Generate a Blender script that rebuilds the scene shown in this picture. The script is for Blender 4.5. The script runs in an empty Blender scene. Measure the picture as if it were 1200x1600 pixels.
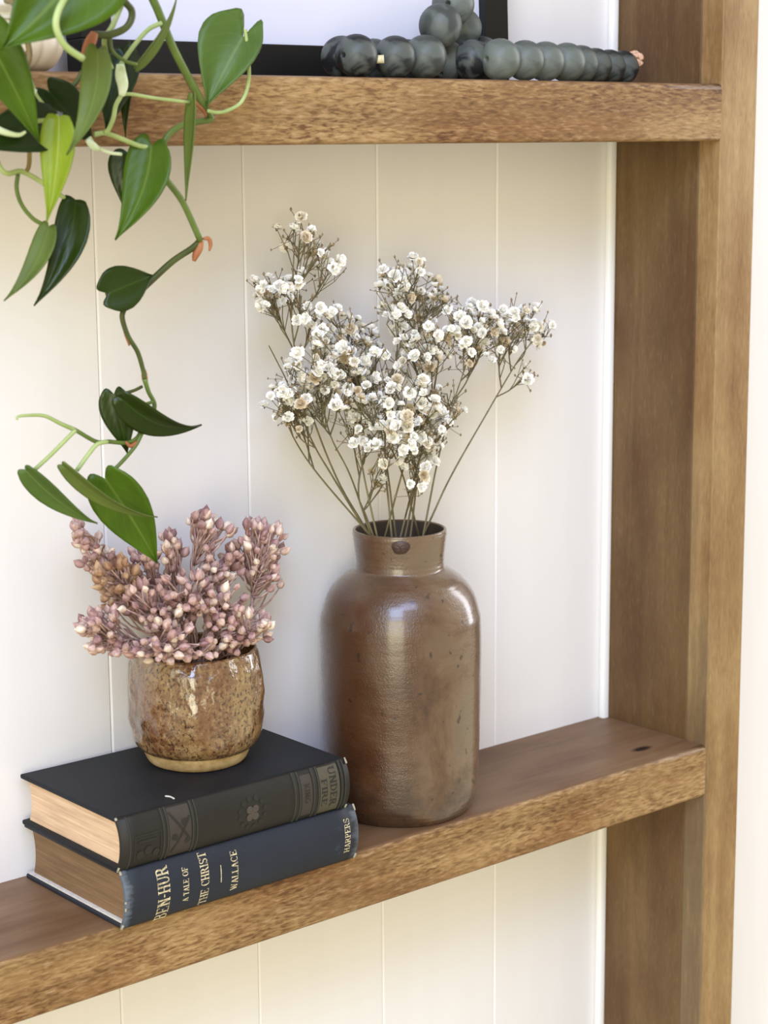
import bpy, bmesh, math, random
from mathutils import noise as mnoise
from mathutils import Vector, Matrix

random.seed(7)
SC = bpy.context.scene
COL = SC.collection
PI = math.pi

# ------------------------------------------------------------------ camera
FPX = 3064.94                      # focal length in pixels of the 1200 x 1600 frame
YAW, PITCH, ROLL = 0.703325, -0.187647, -0.0074295
CAM = Vector((-1.053144, -0.986172, 0.430322))
_f = Vector((math.sin(YAW)*math.cos(PITCH), math.cos(YAW)*math.cos(PITCH), math.sin(PITCH)))
_r = Vector((math.cos(YAW), -math.sin(YAW), 0)); _u = _r.cross(_f)
RT = math.cos(ROLL)*_r + math.sin(ROLL)*_u
UP = -math.sin(ROLL)*_r + math.cos(ROLL)*_u
FW = _f
cd = bpy.data.cameras.new('camera'); cam = bpy.data.objects.new('camera', cd); COL.objects.link(cam)
cam.matrix_world = Matrix(((RT.x, UP.x, -FW.x, CAM.x), (RT.y, UP.y, -FW.y, CAM.y), (RT.z, UP.z, -FW.z, CAM.z), (0, 0, 0, 1)))
cd.sensor_fit = 'VERTICAL'; cd.sensor_height = 36; cd.lens = FPX/1600*36
cd.clip_start = .05
cd.dof.use_dof = True; cd.dof.focus_distance = 1.18; cd.dof.aperture_fstop = 14.0
SC.camera = cam

# ------------------------------------------------------------------ light
SC.view_settings.view_transform = 'Standard'; SC.view_settings.look = 'None'
SC.view_settings.gamma = 1; SC.view_settings.exposure = 0.0
SC.view_settings.use_curve_mapping = False
wd = bpy.data.worlds.new('room_ambient'); SC.world = wd; wd.use_nodes = True
wd.node_tree.nodes['Background'].inputs[0].default_value = (1.0, .895, .67, 1)
wd.node_tree.nodes['Background'].inputs[1].default_value = .78

def window_light(name, loc, target, sx, sy, power, color):
    l = bpy.data.lights.new(name, 'AREA'); l.shape = 'RECTANGLE'; l.size = sx; l.size_y = sy
    l.energy = power; l.color = color
    o = bpy.data.objects.new(name, l); COL.objects.link(o)
    o.location = loc
    o.rotation_euler = (Vector(target)-Vector(loc)).to_track_quat('-Z', 'Y').to_euler()
    return o
# a tall window behind the camera on the left: sky light, with an added warm fill lamp below
window_light('window_sky_half', (-2.4, -2.1, 2.05), (-.3, 0, .2), 1.2, 1.3, 76, (.48, .63, 1))
window_light('warm_low_fill', (-2.4, -2.1, .35), (-.3, 0, .2), 1.2, 1.7, 48, (1, .94, .68))
window_light('side_window', (2.6, -.72, 1.0), (-.3, -.05, .2), .6, 2.1, 42, (.92, .93, 1))
window_light('front_skylight', (-1.1, -2.1, 2.5), (-.5, 0, .2), 1.2, 1.0, 38, (.50, .60, 1))

# ------------------------------------------------------------------ helpers
def ray(u, v): return FW*FPX + RT*(u-600) - UP*(v-800)
def at(u, v, Y):
    """point of the vertical plane y = Y that stands behind a pixel"""
    d = ray(u, v); return CAM + d*((Y-CAM.y)/d.y)
def atz(u, v, Z):
    d = ray(u, v); return CAM + d*((Z-CAM.z)/d.z)
def px(P): return (P-CAM).dot(FW)/FPX          # metres per pixel at P
def pu(P):
    d = P-CAM; return 600 + FPX*d.dot(RT)/d.dot(FW)

def mesh(name, V, F, mats, parent=None, smooth=False, midx=None, uvs=None):
    me = bpy.data.meshes.new(name); me.from_pydata([tuple(v) for v in V], [], F)
    for m in (mats if isinstance(mats, (list, tuple)) else [mats]): me.materials.append(m)
    if midx:
        for p, i in zip(me.polygons, midx): p.material_index = i
    if smooth:
        for p in me.polygons: p.use_smooth = True
    if uvs:
        ul = me.uv_layers.new(name='UVMap')
        for l in me.loops: ul.data[l.index].uv = uvs[l.vertex_index]
    me.update()
    o = bpy.data.objects.new(name, me); COL.objects.link(o)
    if parent: o.parent = parent
    return o
def put(name, me, parent, mat4):
    o = bpy.data.objects.new(name, me); COL.objects.link(o); o.parent = parent
    o.matrix_local = mat4
    return o
def tag(o, label=None, cat=None, group=None, kind=None):
    if label: o['label'] = label
    if cat: o['category'] = cat
    if group: o['group'] = group
    if kind: o['kind'] = kind
    return o
def empty(name, loc):
    o = bpy.data.objects.new(name, None); COL.objects.link(o); o.location = loc; o.empty_display_size = .02
    return o
def local(V, root): 
    L = Vector(root.location); return [Vector(v)-L for v in V]

def bevel_box(x0, x1, y0, y1, z0, z1, b=.001, seg=2):
    bm = bmesh.new(); bmesh.ops.create_cube(bm, size=1)
    for v in bm.verts:
        v.co = Vector(((x0+x1)/2+v.co.x*(x1-x0), (y0+y1)/2+v.co.y*(y1-y0), (z0+z1)/2+v.co.z*(z1-z0)))
    if b: bmesh.ops.bevel(bm, geom=bm.edges[:], offset=b, segments=seg, profile=.6, affect='EDGES')
    bm.verts.index_update()
    V = [v.co.copy() for v in bm.verts]; F = [[v.index for v in f.verts] for f in bm.faces]; bm.free()
    return V, F
def smooth_path(P, n=5):
    P = [Vector(p) for p in P]
    if len(P) < 3: return P
    Q = [2*P[0]-P[1]]+P+[2*P[-1]-P[-2]]; out = []
    for i in range(1, len(Q)-2):
        a, b, c, d = Q[i-1:i+3]
        for k in range(n):
            t = k/n
            out.append(.5*((2*b)+(c-a)*t+(2*a-5*b+4*c-d)*t*t+(3*b-a-3*c+d)*t**3))
    out.append(P[-1]); return out
def tube(P, R, seg=6, cap=True):
    """V, F of a round tube along P with radius R (number or list)"""
    n = len(P)
    if not isinstance(R, (list, tuple)): R = [R]*n
    V, F = [], []; nrm = None
    for i in range(n):
        t = (P[min(i+1, n-1)]-P[max(i-1, 0)])
        if t.length < 1e-9: t = Vector((0, 0, 1))
        t.normalize()
        if nrm is None:
            nrm = t.orthogonal().normalized()
        else:
            nrm = nrm-t*nrm.dot(t)
            nrm = nrm.normalized() if nrm.length > 1e-6 else t.orthogonal().normalized()
        b = t.cross(nrm)
        for k in range(seg):
            a = 2*PI*k/seg
            V.append(P[i]+(nrm*math.cos(a)+b*math.sin(a))*R[i])
    for i in range(n-1):
        for k in range(seg):
            k2 = (k+1) % seg
            F.append([i*seg+k, i*seg+k2, (i+1)*seg+k2, (i+1)*seg+k])
    if cap:
        F.append(list(range(seg))[::-1]); F.append([(n-1)*seg+k for k in range(seg)])
    return V, F
def join(parts):
    V, F = [], []
    for v, f in parts:
        o = len(V); V += list(v); F += [[i+o for i in q] for q in f]
    return V, F
def lathe(prof, seg, rad=None):
    """prof: (r, z) list; rad(r, z, angle) may modulate"""
    V, F = [], []
    for (r, z) in prof:
        for k in range(seg):
            a = 2*PI*k/seg; rr = rad(r, z, a) if rad else r
            V.append(Vector((rr*math.cos(a), rr*math.sin(a), z)))
    for i in range(len(prof)-1):
        for k in range(seg):
            k2 = (k+1) % seg
            F.append([i*seg+k, i*seg+k2, (i+1)*seg+k2, (i+1)*seg+k])
    F.append(list(range(seg))[::-1]); F.append([(len(prof)-1)*seg+k for k in range(seg)])
    return V, F
def dense(prof, n=4):
    P = smooth_path([Vector((r, 0, z)) for r, z in prof], n); return [(max(p.x, .0005), p.z) for p in P]

# ------------------------------------------------------------------ materials
def lin(c):
    return tuple(((x/12.92) if x <= .04045 else ((x+.055)/1.055)**2.4) for x in c)+(1,)
def rgb(r, g, b): return lin((r/255, g/255, b/255))
class M:
    def __init__(s, name, rough=.5, spec=.5):
        s.m = bpy.data.materials.new(name); s.m.use_nodes = True; s.t = s.m.node_tree
        s.b = s.t.nodes['Principled BSDF']; s.b.inputs['Roughness'].default_value = rough
        s.b.inputs['Specular IOR Level'].default_value = spec
        s.tc = s.t.nodes.new('ShaderNodeTexCoord')
    def n(s, typ, **kw):
        nd = s.t.nodes.new(typ)
        for k, v in kw.items(): setattr(nd, k, v)
        return nd
    def l(s, a, b): s.t.links.new(a, b)
    def noise(s, scale=(1, 1, 1), detail=4, rough=.55, coord='Object', dist=0, loc=(0, 0, 0), rot=(0, 0, 0)):
        mp = s.n('ShaderNodeMapping'); mp.inputs['Scale'].default_value = scale; mp.inputs['Location'].default_value = loc
        mp.inputs['Rotation'].default_value = rot
        s.l(s.tc.outputs[coord], mp.inputs[0])
        nz = s.n('ShaderNodeTexNoise'); nz.inputs['Scale'].default_value = 1; nz.inputs['Detail'].default_value = detail
        nz.inputs['Roughness'].default_value = rough; nz.inputs['Distortion'].default_value = dist
        s.l(mp.outputs[0], nz.inputs['Vector']); return nz.outputs[0]
    def ramp(s, fac, stops, interp='LINEAR'):
        r = s.n('ShaderNodeValToRGB'); r.color_ramp.interpolation = interp
        e = r.color_ramp.elements
        while len(e) < len(stops): e.new(.5)
        for el, (p, c) in zip(e, stops): el.position = p; el.color = c
        s.l(fac, r.inputs[0]); return r.outputs[0]
    def mix(s, fac, a, b, mode='MIX'):
        m = s.n('ShaderNodeMix', data_type='RGBA', blend_type=mode)
        for sock, v in ((m.inputs[0], fac), (m.inputs[6], a), (m.inputs[7], b)):
            if hasattr(v, 'is_output'): s.l(v, sock)
            else: sock.default_value = v
        return m.outputs[2]
    def math(s, op, a, b=0.0):
        m = s.n('ShaderNodeMath', operation=op)
        for sock, v in ((m.inputs[0], a), (m.inputs[1], b)):
            if hasattr(v, 'is_output'): s.l(v, sock)
            else: sock.default_value = v
        return m.outputs[0]
    def xyz(s, coord='Object'):
        x = s.n('ShaderNodeSeparateXYZ'); s.l(s.tc.outputs[coord], x.inputs[0]); return x.outputs
    def color(s, c):
        if hasattr(c, 'is_output'): s.l(c, s.b.inputs['Base Color'])
        else: s.b.inputs['Base Color'].default_value = c
        return s
    def rough(s, v): s.l(v, s.b.inputs['Roughness']); return s
    def bump(s, h, strength=.3, dist=.001):
        b = s.n('ShaderNodeBump'); b.inputs['Strength'].default_value = strength; b.inputs['Distance'].default_value = dist
        s.l(h, b.inputs['Height']); s.l(b.outputs[0], s.b.inputs['Normal']); return s
    def rnd(s):
        o = s.n('ShaderNodeObjectInfo'); return o.outputs['Random']
BW = ((0, (0, 0, 0, 1)), (1, (1, 1, 1, 1)))
def bw(a, b): return ((a, (0, 0, 0, 1)), (b, (1, 1, 1, 1)))
GREY = lambda a, b, x, y: ((a, (x, x, x, 1)), (b, (y, y, y, 1)))

def dark_mat(name, c, r=.5):
    m = M(name, r); m.color(m.mix(m.noise((300, 300, 300), 2), c, tuple(x*.6 for x in c[:3])+(1,))); return m.m
def wood(name, dark, midc, light, axis, fleck=.5, knot=None, rough=.5, stain=False):
    m = M(name, rough, .4)
    def sc(along, across):
        return (along, across, across) if axis == 'X' else (across, across, along)
    g = m.noise(sc(5, 75), 5, .6, dist=.6)
    c = m.ramp(g, ((.28, dark), (.5, midc), (.72, light)))
    c = m.mix(.35, c, midc)
    blot = m.noise(sc(9, 22), 3, .5, loc=(3, 1, 2))
    c = m.mix(m.ramp(blot, GREY(.38, .66, 0, .7)), c, m.mix(1, c, rgb(190, 156, 122), 'MULTIPLY'))
    fl = m.noise(sc(120, 620), 3, .6, dist=.4, rot=(0, .09, 0) if axis == 'X' else (0, 0, 0))
    patch = m.ramp(m.noise(sc(14, 40), 2, .5, loc=(9, 2, 4)), GREY(.35, .65, .45, 1))
    c = m.mix(m.math('MULTIPLY', m.ramp(fl, GREY(.46, .64, 0, fleck)), patch), c, m.mix(1, c, rgb(150, 118, 88), 'MULTIPLY'))
    c = m.mix(m.math('MULTIPLY', m.ramp(fl, GREY(.26, .44, fleck, 0)), .5), c, m.mix(.5, c, rgb(226, 200, 164)))
    if knot:
        x = m.xyz()
        dx = m.math('DIVIDE', m.math('SUBTRACT', x[0], knot[0]), knot[2])
        dy = m.math('DIVIDE', m.math('SUBTRACT', x[1], knot[1]), knot[3])
        d = m.math('SQRT', m.math('ADD', m.math('MULTIPLY', dx, dx), m.math('MULTIPLY', dy, dy)))
        c = m.mix(m.ramp(d, ((.45, (1, 1, 1, 1)), (1.0, (0, 0, 0, 1)))), c, rgb(28, 18, 14))
    if stain:                          # weathered dark streak low on the inner side of the board
        x = m.xyz()
        lo = m.n('ShaderNodeMapRange'); m.l(m.math('ADD', x[2], m.math('MULTIPLY', m.noise((70, 70, 8), 4), -.5)), lo.inputs[0])
        for i, v in ((1, .92), (2, .70), (3, 0), (4, 1)): lo.inputs[i].default_value = v
        ed = m.n('ShaderNodeMapRange'); m.l(m.math('ADD', x[0], m.math('MULTIPLY', m.noise((300, 300, 40), 3), .004)), ed.inputs[0])
        for i, v in ((1, .004), (2, .0015), (3, 0), (4, 1)): ed.inputs[i].default_value = v
        c = m.mix(m.math('MULTIPLY', m.math('MULTIPLY', lo.outputs[0], ed.outputs[0]), .7), c, rgb(92, 78, 60))
    m.color(c)
    m.rough(m.ramp(g, GREY(.2, .8, rough+.06, rough-.06)))
    h = m.mix(.5, g, fl); m.bump(h, .25, .0006)
    return m.m

kp = atz(1003, 1170, 0)
W_SHELF = wood('stained_shelf_wood', rgb(124, 95, 56), rgb(154, 122, 78), rgb(178, 147, 100), 'X', .9, (kp.x, kp.y, .012, .005), .46)
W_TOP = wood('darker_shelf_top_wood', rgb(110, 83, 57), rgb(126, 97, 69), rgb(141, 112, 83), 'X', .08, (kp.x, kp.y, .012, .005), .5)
W_POST = wood('stained_post_wood', rgb(92, 69, 40), rgb(108, 83, 50), rgb(124, 98, 62), 'Z', .2, None, .55)
W_FACE = wood('pale_face_board_wood', rgb(136, 108, 68), rgb(158, 130, 86), rgb(178, 150, 104), 'Z', .3, None, .5, True)

def paint(name, c, rough=.45):
    m = M(name, rough, .35); n = m.noise((40, 40, 6), 3)
    m.color(m.mix(m.ramp(n, GREY(.3, .7, 0, 1)), c, tuple(x*.97 for x in c[:3])+(1,)))
    m.bump(m.noise((260, 260, 130), 3), .06, .0005); return m.m
PAINT = paint('white_wall_paint', rgb(232, 229, 226))
PAINT_T = paint('white_trim_paint', rgb(240, 240, 236), .35)

# ------------------------------------------------------------------ wall
D, SH, T = .101427, .427722, .038
PW = .0368
g4, BWID = .11335, .107478
V, F = bevel_box(-1.75, 1.3, .0125, .05, -1.0, 1.5, 0)
wall = mesh('wall_back', V, F, PAINT); tag(wall, 'white vertical-board panelled wall behind the shelves', None, None, 'structure')
V, F = bevel_box(0, BWID-.0002, 0, .0123, -1.0, 1.5, .0010, 1)
pm = mesh('plank', V, F, PAINT, wall); pm.location.x = -g4+.0001
for k in list(range(-12, 0))+list(range(1, 15)):
    c = pm.copy(); COL.objects.link(c); c.parent = wall; c.location.x = -g4+.0001-k*BWID
V, F = bevel_box(-.0065, -.0001, -.006, .0, -1.0, 1.5, .002, 2)
tag(mesh('trim_1', V, F, PAINT_T), 'thin white bead strip where the panelled wall meets the post', None, None, 'structure')
V, F = bevel_box(.0372, .0455, -.03, 0, -1.0, 1.5, .001, 1)
tag(mesh('trim_2', V, F, PAINT_T), 'white filler strip along the outer side of the post', None, None, 'structure')

# ------------------------------------------------------------------ post and shelves
post = empty('wooden_post', (0, 0, -1.0))
tag(post, 'upright brown wooden side post the two shelves butt into', 'post')
V, F = bevel_box(0, PW, -.0817, 0, -1.0, 1.5, .0006, 1); mesh('side_board', local(V, post), F, W_POST, post)
V, F = bevel_box(-.0006, PW, -D, -.0820, -1.0, 1.5, .0016, 3); mesh('face_board', local(V, post), F, W_FACE, post)

def shelf(name, z0, label):
    prof = []
    def arc(cy, cz, r, a0, a1, n=5):
        for i in range(n+1):
            a = a0+(a1-a0)*i/n; prof.append((cy+r*math.cos(a), cz+r*math.sin(a)))
    prof.append((0, z0))
    arc(-D+.0025, z0+.0025, .0025, -PI/2, -PI)
    arc(-D+.0038, z0+T-.0038, .0038, PI, PI/2)
    prof.append((0, z0+T))
    n = len(prof); xs = [-1.35+(1.3493)*i/24 for i in range(25)]
    V = [Vector((x, y, z)) for x in xs for (y, z) in prof]; F = []
    for i in range(24):
        for k in range(n):
            k2 = (k+1) % n; F.append([i*n+k, i*n+k2, (i+1)*n+k2, (i+1)*n+k])
    F.append(list(range(n))[::-1]); F.append([24*n+k for k in range(n)])
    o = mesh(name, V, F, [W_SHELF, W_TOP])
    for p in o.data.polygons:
        if p.center.z > z0+T-.0008 and abs(p.normal.z) > .5: p.material_index = 1          # the top face gets a darker, less flecked wood than the edge
    for p in o.data.polygons: p.use_smooth = len(p.vertices) == 4 and p.area < .0006
    return tag(o, label, 'shelf', 'stained wooden shelves')
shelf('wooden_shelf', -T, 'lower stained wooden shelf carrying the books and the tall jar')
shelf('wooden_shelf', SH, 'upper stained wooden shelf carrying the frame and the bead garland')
TOP = SH+T

# ------------------------------------------------------------------ stoneware jar
def jar_mat():
    m = M('salt_glazed_stoneware', .36, .5)
    n1 = m.noise((20, 20, 13), 6, .68, dist=.6)
    c = m.ramp(n1, ((.34, rgb(66, 46, 32)), (.45, rgb(96, 70, 48)), (.55, rgb(112, 90, 68)), (.68, rgb(106, 94, 74))))
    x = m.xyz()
    # a reddish left half with its shade painted in, a paler shoulder, a sooty foot
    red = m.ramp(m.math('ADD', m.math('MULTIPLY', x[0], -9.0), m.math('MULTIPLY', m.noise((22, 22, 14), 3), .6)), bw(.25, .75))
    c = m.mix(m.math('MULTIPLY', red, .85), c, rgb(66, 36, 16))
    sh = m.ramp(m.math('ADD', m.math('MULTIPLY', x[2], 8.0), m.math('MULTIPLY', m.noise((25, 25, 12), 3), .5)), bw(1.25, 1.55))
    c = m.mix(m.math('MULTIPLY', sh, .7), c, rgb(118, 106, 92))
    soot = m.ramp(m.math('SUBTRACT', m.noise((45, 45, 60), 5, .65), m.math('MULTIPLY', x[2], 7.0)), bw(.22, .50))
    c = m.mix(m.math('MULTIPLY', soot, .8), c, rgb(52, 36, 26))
    pit = m.ramp(m.noise((150, 150, 150), 1), bw(.69, .73))
    c = m.mix(m.math('MULTIPLY', pit, .8), c, rgb(48, 34, 26))
    m.color(c)
    m.rough(m.ramp(m.noise((60, 60, 60), 3), GREY(.3, .7, .22, .40)))
    m.b.inputs['Coat Weight'].default_value = 1; m.b.inputs['Coat Roughness'].default_value = .17; m.b.inputs['Coat IOR'].default_value = 1.42
    h = m.math('ADD', m.math('MULTIPLY', m.noise((900, 900, 900), 3), .6), m.math('MULTIPLY', m.noise((60, 60, 240), 3), .8))
    m.bump(h, .6, .0008); return m.m
JAR = jar_mat()
JX, JY = -.2493, -.0536
jar = empty('stoneware_jar', (JX, JY, 0)); tag(jar, 'tall brown salt-glazed stoneware jar with a short neck', 'jar')
outer = [(.0425, 0), (.0442, .0015), (.0464, .0045), (.0485, .0085), (.0500, .0135), (.0510, .026), (.0515, .048), (.0522, .077), (.0525, .105), (.0520, .127),
         (.0508, .1335), (.0492, .1392), (.0466, .1452), (.0425, .1508), (.0385, .1547), (.0330, .1582), (.0294, .1600), (.0285, .1625), (.0284, .1665), (.0290, .1725), (.0297, .178), (.0303, .1830), (.0303, .1850), (.0299, .1858)]
inner = [(.0291, .1860), (.0282, .1853), (.0272, .180), (.0250, .168), (.0262, .160), (.038, .148), (.046, .130), (.047, .08), (.046, .012), (.02, .008), (.002, .008)]
def jar_rad(r, z, a): return r*(1+.004*math.sin(2*a+1)+.003*math.sin(3*a+z*30))+.00012*math.sin(z*1900)*(r > .028)+.0005*mnoise.noise(Vector((math.cos(a)*1.6, math.sin(a)*1.6, z*26)))
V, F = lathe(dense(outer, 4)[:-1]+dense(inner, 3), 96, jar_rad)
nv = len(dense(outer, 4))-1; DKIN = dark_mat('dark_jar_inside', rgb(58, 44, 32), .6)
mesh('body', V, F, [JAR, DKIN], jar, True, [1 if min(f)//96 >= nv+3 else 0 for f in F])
# dark stamped blob on the neck
STAMP = dark_mat('dark_stamp_glaze', rgb(70, 48, 40))
sa = math.atan2(CAM.y-JY, CAM.x-JX)
V, F = [], []
NR, NS = 5, 18
for i in range(NR):
    for k in range(NS):
        rr = (i/(NR-1)); a = 2*PI*k/NS
        wob = 1+.04*math.sin(3*a+.7)+.03*math.sin(5*a)
        th = sa+rr*wob*.0058*math.cos(a)/.0297+.02; z = .1795+rr*wob*.0044*math.sin(a)
        R = .0291+(z-.1725)*.124+.0013*max(0, 1-rr**3)*(.75+.25*math.sin(k*2.1+i))+.0002
        V.append(Vector((R*math.cos(th), R*math.sin(th), z)))
for i in range(NR-1):
    for k in range(NS):
        k2 = (k+1) % NS; F.append([i*NS+k, i*NS+k2, (i+1)*NS+k2, (i+1)*NS+k])
F.append(list(range(NS)))
tag(mesh('stamp', V, F, STAMP, jar, True), 'dark oval stamp on the neck')

# ------------------------------------------------------------------ books
def cloth(name, base, pale, ends=None, wear=.5, rough=.55, spec=.35):
    m = M(name, rough, spec)
    c = m.mix(m.ramp(m.noise((18, 30, 30), 4), GREY(.35, .7, 0, 1)), base, tuple(x*1.35 for x in base[:3])+(1,))
    sc = m.ramp(m.noise((55, 80, 80), 6, .7), bw(.63, .78))
    c = m.mix(m.math('MULTIPLY', sc, wear), c, pale)
    if ends:
        x = m.xyz(); d = m.math('SUBTRACT', ends[1], m.math('ABSOLUTE', m.math('SUBTRACT', x[0], ends[0])))   # distance to nearest end
        e = m.math('ADD', m.math('MULTIPLY', d, -160.0), m.math('MULTIPLY', m.noise((120, 300, 300), 3), 1.6))
        c = m.mix(m.math('MULTIPLY', m.ramp(e, bw(-.25, .75)), .8), c, pale)
    m.color(c); m.bump(m.noise((900, 900, 900), 2), .25, .0003); return m.m
def pages_mat(name, a, b):
    m = M(name, .8, .2)
    n = m.noise((6, 6, 900), 3, .6); n2 = m.noise((25, 25, 260), 3)
    c = m.ramp(n, ((.3, a), (.7, b))); c = m.mix(m.ramp(n2, GREY(.4, .7, 0, .6)), c, tuple(x*.72 for x in a[:3])+(1,))
    m.color(c); m.bump(n, .5, .0005); return m.m
GILT = M('worn_gold_stamping', .4, .5)
GILT.color(GILT.mix(GILT.ramp(GILT.noise((500, 500, 500), 3), bw(.35, .6)), rgb(136, 124, 98), rgb(212, 198, 160)))
GILT = GILT.m

def spine_fn(L, th, b, z0):
    """point and normal on the rounded spine: s along the book, t over the thickness"""
    def P(s, t, off=0.0):
        y = -b*(1-abs(2*t-1)**2.3); dy = b*2.3*2*abs(2*t-1)**1.3*(1 if t > .5 else -1)
        n = Vector((0, -th, dy)).normalized()
        return Vector((s, y, z0+th*t))+n*off
    return P

# a small serif alphabet, drawn as convex pieces on a unit-high body
def glyph(ch):
    Q = []; S, H = .17, .09            # stem and hairline weight
    def q(x0, y0, x1, y1): Q.append([(x0, y0), (x1, y0), (x1, y1), (x0, y1)])
    def dg(xa, ya, xb, yb, w): Q.append([(xa-w/2, ya), (xa+w/2, ya), (xb+w/2, yb), (xb-w/2, yb)])
    def stem(x, y0=0, y1=1, s=.09):
        q(x, y0, x+S, y1)
        if y0 == 0: q(x-s, 0, x+S+s, .065)
        if y1 == 1: q(x-s, .935, x+S+s, 1)
    def arc(cx, cy, rx, ry, a0, a1, n=8, tv=S, thn=H):
        for i in range(n):
            p = []
            for a, o in ((a0+(a1-a0)*i/n, 1), (a0+(a1-a0)*(i+1)/n, 1), (a0+(a1-a0)*(i+1)/n, 0), (a0+(a1-a0)*i/n, 0)):
                a = math.radians(a); w = 0 if o else 1
                p.append((cx+(rx-w*tv)*math.cos(a), cy+(ry-w*thn)*math.sin(a)))
            Q.append(p)
    w = .7
    if ch == 'B': stem(.08); q(.2, .93, .4, 1); q(.2, .5, .42, .58); q(.2, 0, .42, .08); arc(.4, .75, .24, .25, -90, 90); arc(.42, .29, .28, .29, -90, 90); w = .78
    elif ch == 'E': stem(.08); q(.2, .92, .66, 1); q(.2, .46, .5, .54); q(.2, 0, .7, .08); q(.60, .76, .66, 1); q(.64, 0, .7, .25); q(.45, .38, .5, .62); w = .78
    elif ch == 'F': stem(.08); q(.2, .92, .66, 1); q(.2, .46, .5, .54); q(.60, .76, .66, 1); q(.45, .38, .5, .62); w = .72
    elif ch == 'N': stem(.1); stem(.62, 0, 1); dg(.17, 1, .72, 0, .2); w = .92
    elif ch == 'H': stem(.08); stem(.58); q(.2, .46, .62, .54); w = .88
    elif ch == 'U': q(.08, .3, .25, 1); q(0, .935, .34, 1); q(.62, .3, .72, 1); q(.53, .935, .81, 1); arc(.40, .32, .32, .32, 180, 360, 10, .14); w = .84
    elif ch == 'R': stem(.08); q(.2, .92, .4, 1); q(.2, .46, .4, .54); arc(.4, .73, .26, .27, -90, 90); dg(.42, .5, .7, 0, .19); q(.58, 0, .84, .065); w = .84
    elif ch == 'A': dg(.12, 0, .38, 1, .1); dg(.64, 0, .40, 1, .2); q(.2, .3, .6, .37); q(0, 0, .25, .065); q(.5, 0, .8, .065); w = .82
    elif ch == 'T': stem(.28, 0, 1); q(.02, .92, .72, 1); q(.02, .74, .08, 1); q(.66, .74, .72, 1); w = .76
    elif ch == 'L': stem(.08); q(.2, 0, .66, .08); q(.60, 0, .66, .27); w = .72
    elif ch == 'O': arc(.42, .5, .4, .52, 0, 360, 18); w = .86
    elif ch == 'C': arc(.42, .5, .4, .52, 50, 310, 14); q(.62, .7, .7, .95); w = .78
    elif ch == 'I': stem(.1); w = .4
    elif ch == 'S': arc(.33, .74, .27, .27, 20, 250, 10, .12); arc(.33, .27, .29, .28, -160, 80, 10, .14); dg(.42, .42, .22, .58, .24); q(.54, .72, .6, 1); q(.02, 0, .08, .27); w = .68
    elif ch == 'W': dg(.3, 0, .1, 1, .19); dg(.32, 0, .5, 1, .09); dg(.7, 0, .48, 1, .19); dg(.72, 0, .92, 1, .09); q(0, .935, .25, 1); q(.8, .935, 1.04, 1); w = 1.06
    elif ch == 'P': stem(.08); q(.2, .92, .4, 1); q(.2, .42, .4, .5); arc(.4, .71, .26, .29, -90, 90); w = .74
    elif ch == 'D': stem(.08); q(.2, .92, .36, 1); q(.2, 0, .36, .08); arc(.34, .5, .42, .5, -90, 90, 10); w = .84
    elif ch == 'G': arc(.42, .5, .4, .52, 50, 330, 14); q(.64, .1, .8, .45); q(.55, .42, .86, .48); w = .88
    elif ch == 'K': stem(.08); dg(.25, .42, .66, 1, .1); dg(.36, .55, .7, 0, .19); q(.5, .935, .8, 1); q(.56, 0, .84, .065); w = .86
    elif ch == '-': q(.06, .42, .38, .52); w = .46
    else: w = .4
    return Q, w
def lettering(text, P, s0, cap, t0, t1, mat, parent, th, up=-1, off=.00018, name='lettering'):
    """text running along t (over the spine), letters standing towards up*X"""
    tot = sum(glyph(c)[1] for c in text); V, F = [], []; pen = 0
    for c in text:
        Q, w = glyph(c)
        for poly in Q:
            o = len(V)
            for (x, y) in poly:
                V.append(P(s0+up*(y-.5)*cap, t0+(t1-t0)*(pen+x)/tot, off))
            F.append(list(range(o, o+len(poly))))
        pen += w
    return mesh(name, V, F, mat, parent)
def strip(P, s0, s1, t0, t1, off, mat, parent, name, n=14, h=None):
    """a raised patch that follows the spine, with thickness off"""
    V, F = [], []
    for i in range(n+1):
        t = t0+(t1-t0)*i/n
        V += [P(s0, t, -.0002), P(s0+min(.0003, (s1-s0)/4), t, off), P(s1-min(.0003, (s1-s0)/4), t, off), P(s1, t, -.0002)]
    for i in range(n):
        for k in range(3): F.append([i*4+k, i*4+k+1, (i+1)*4+k+1, (i+1)*4+k])
    F.append([0, 1, 2, 3]); F.append([n*4+3, n*4+2, n*4+1, n*4])
    return mesh(name, V, F, mat, parent, False)

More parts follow.
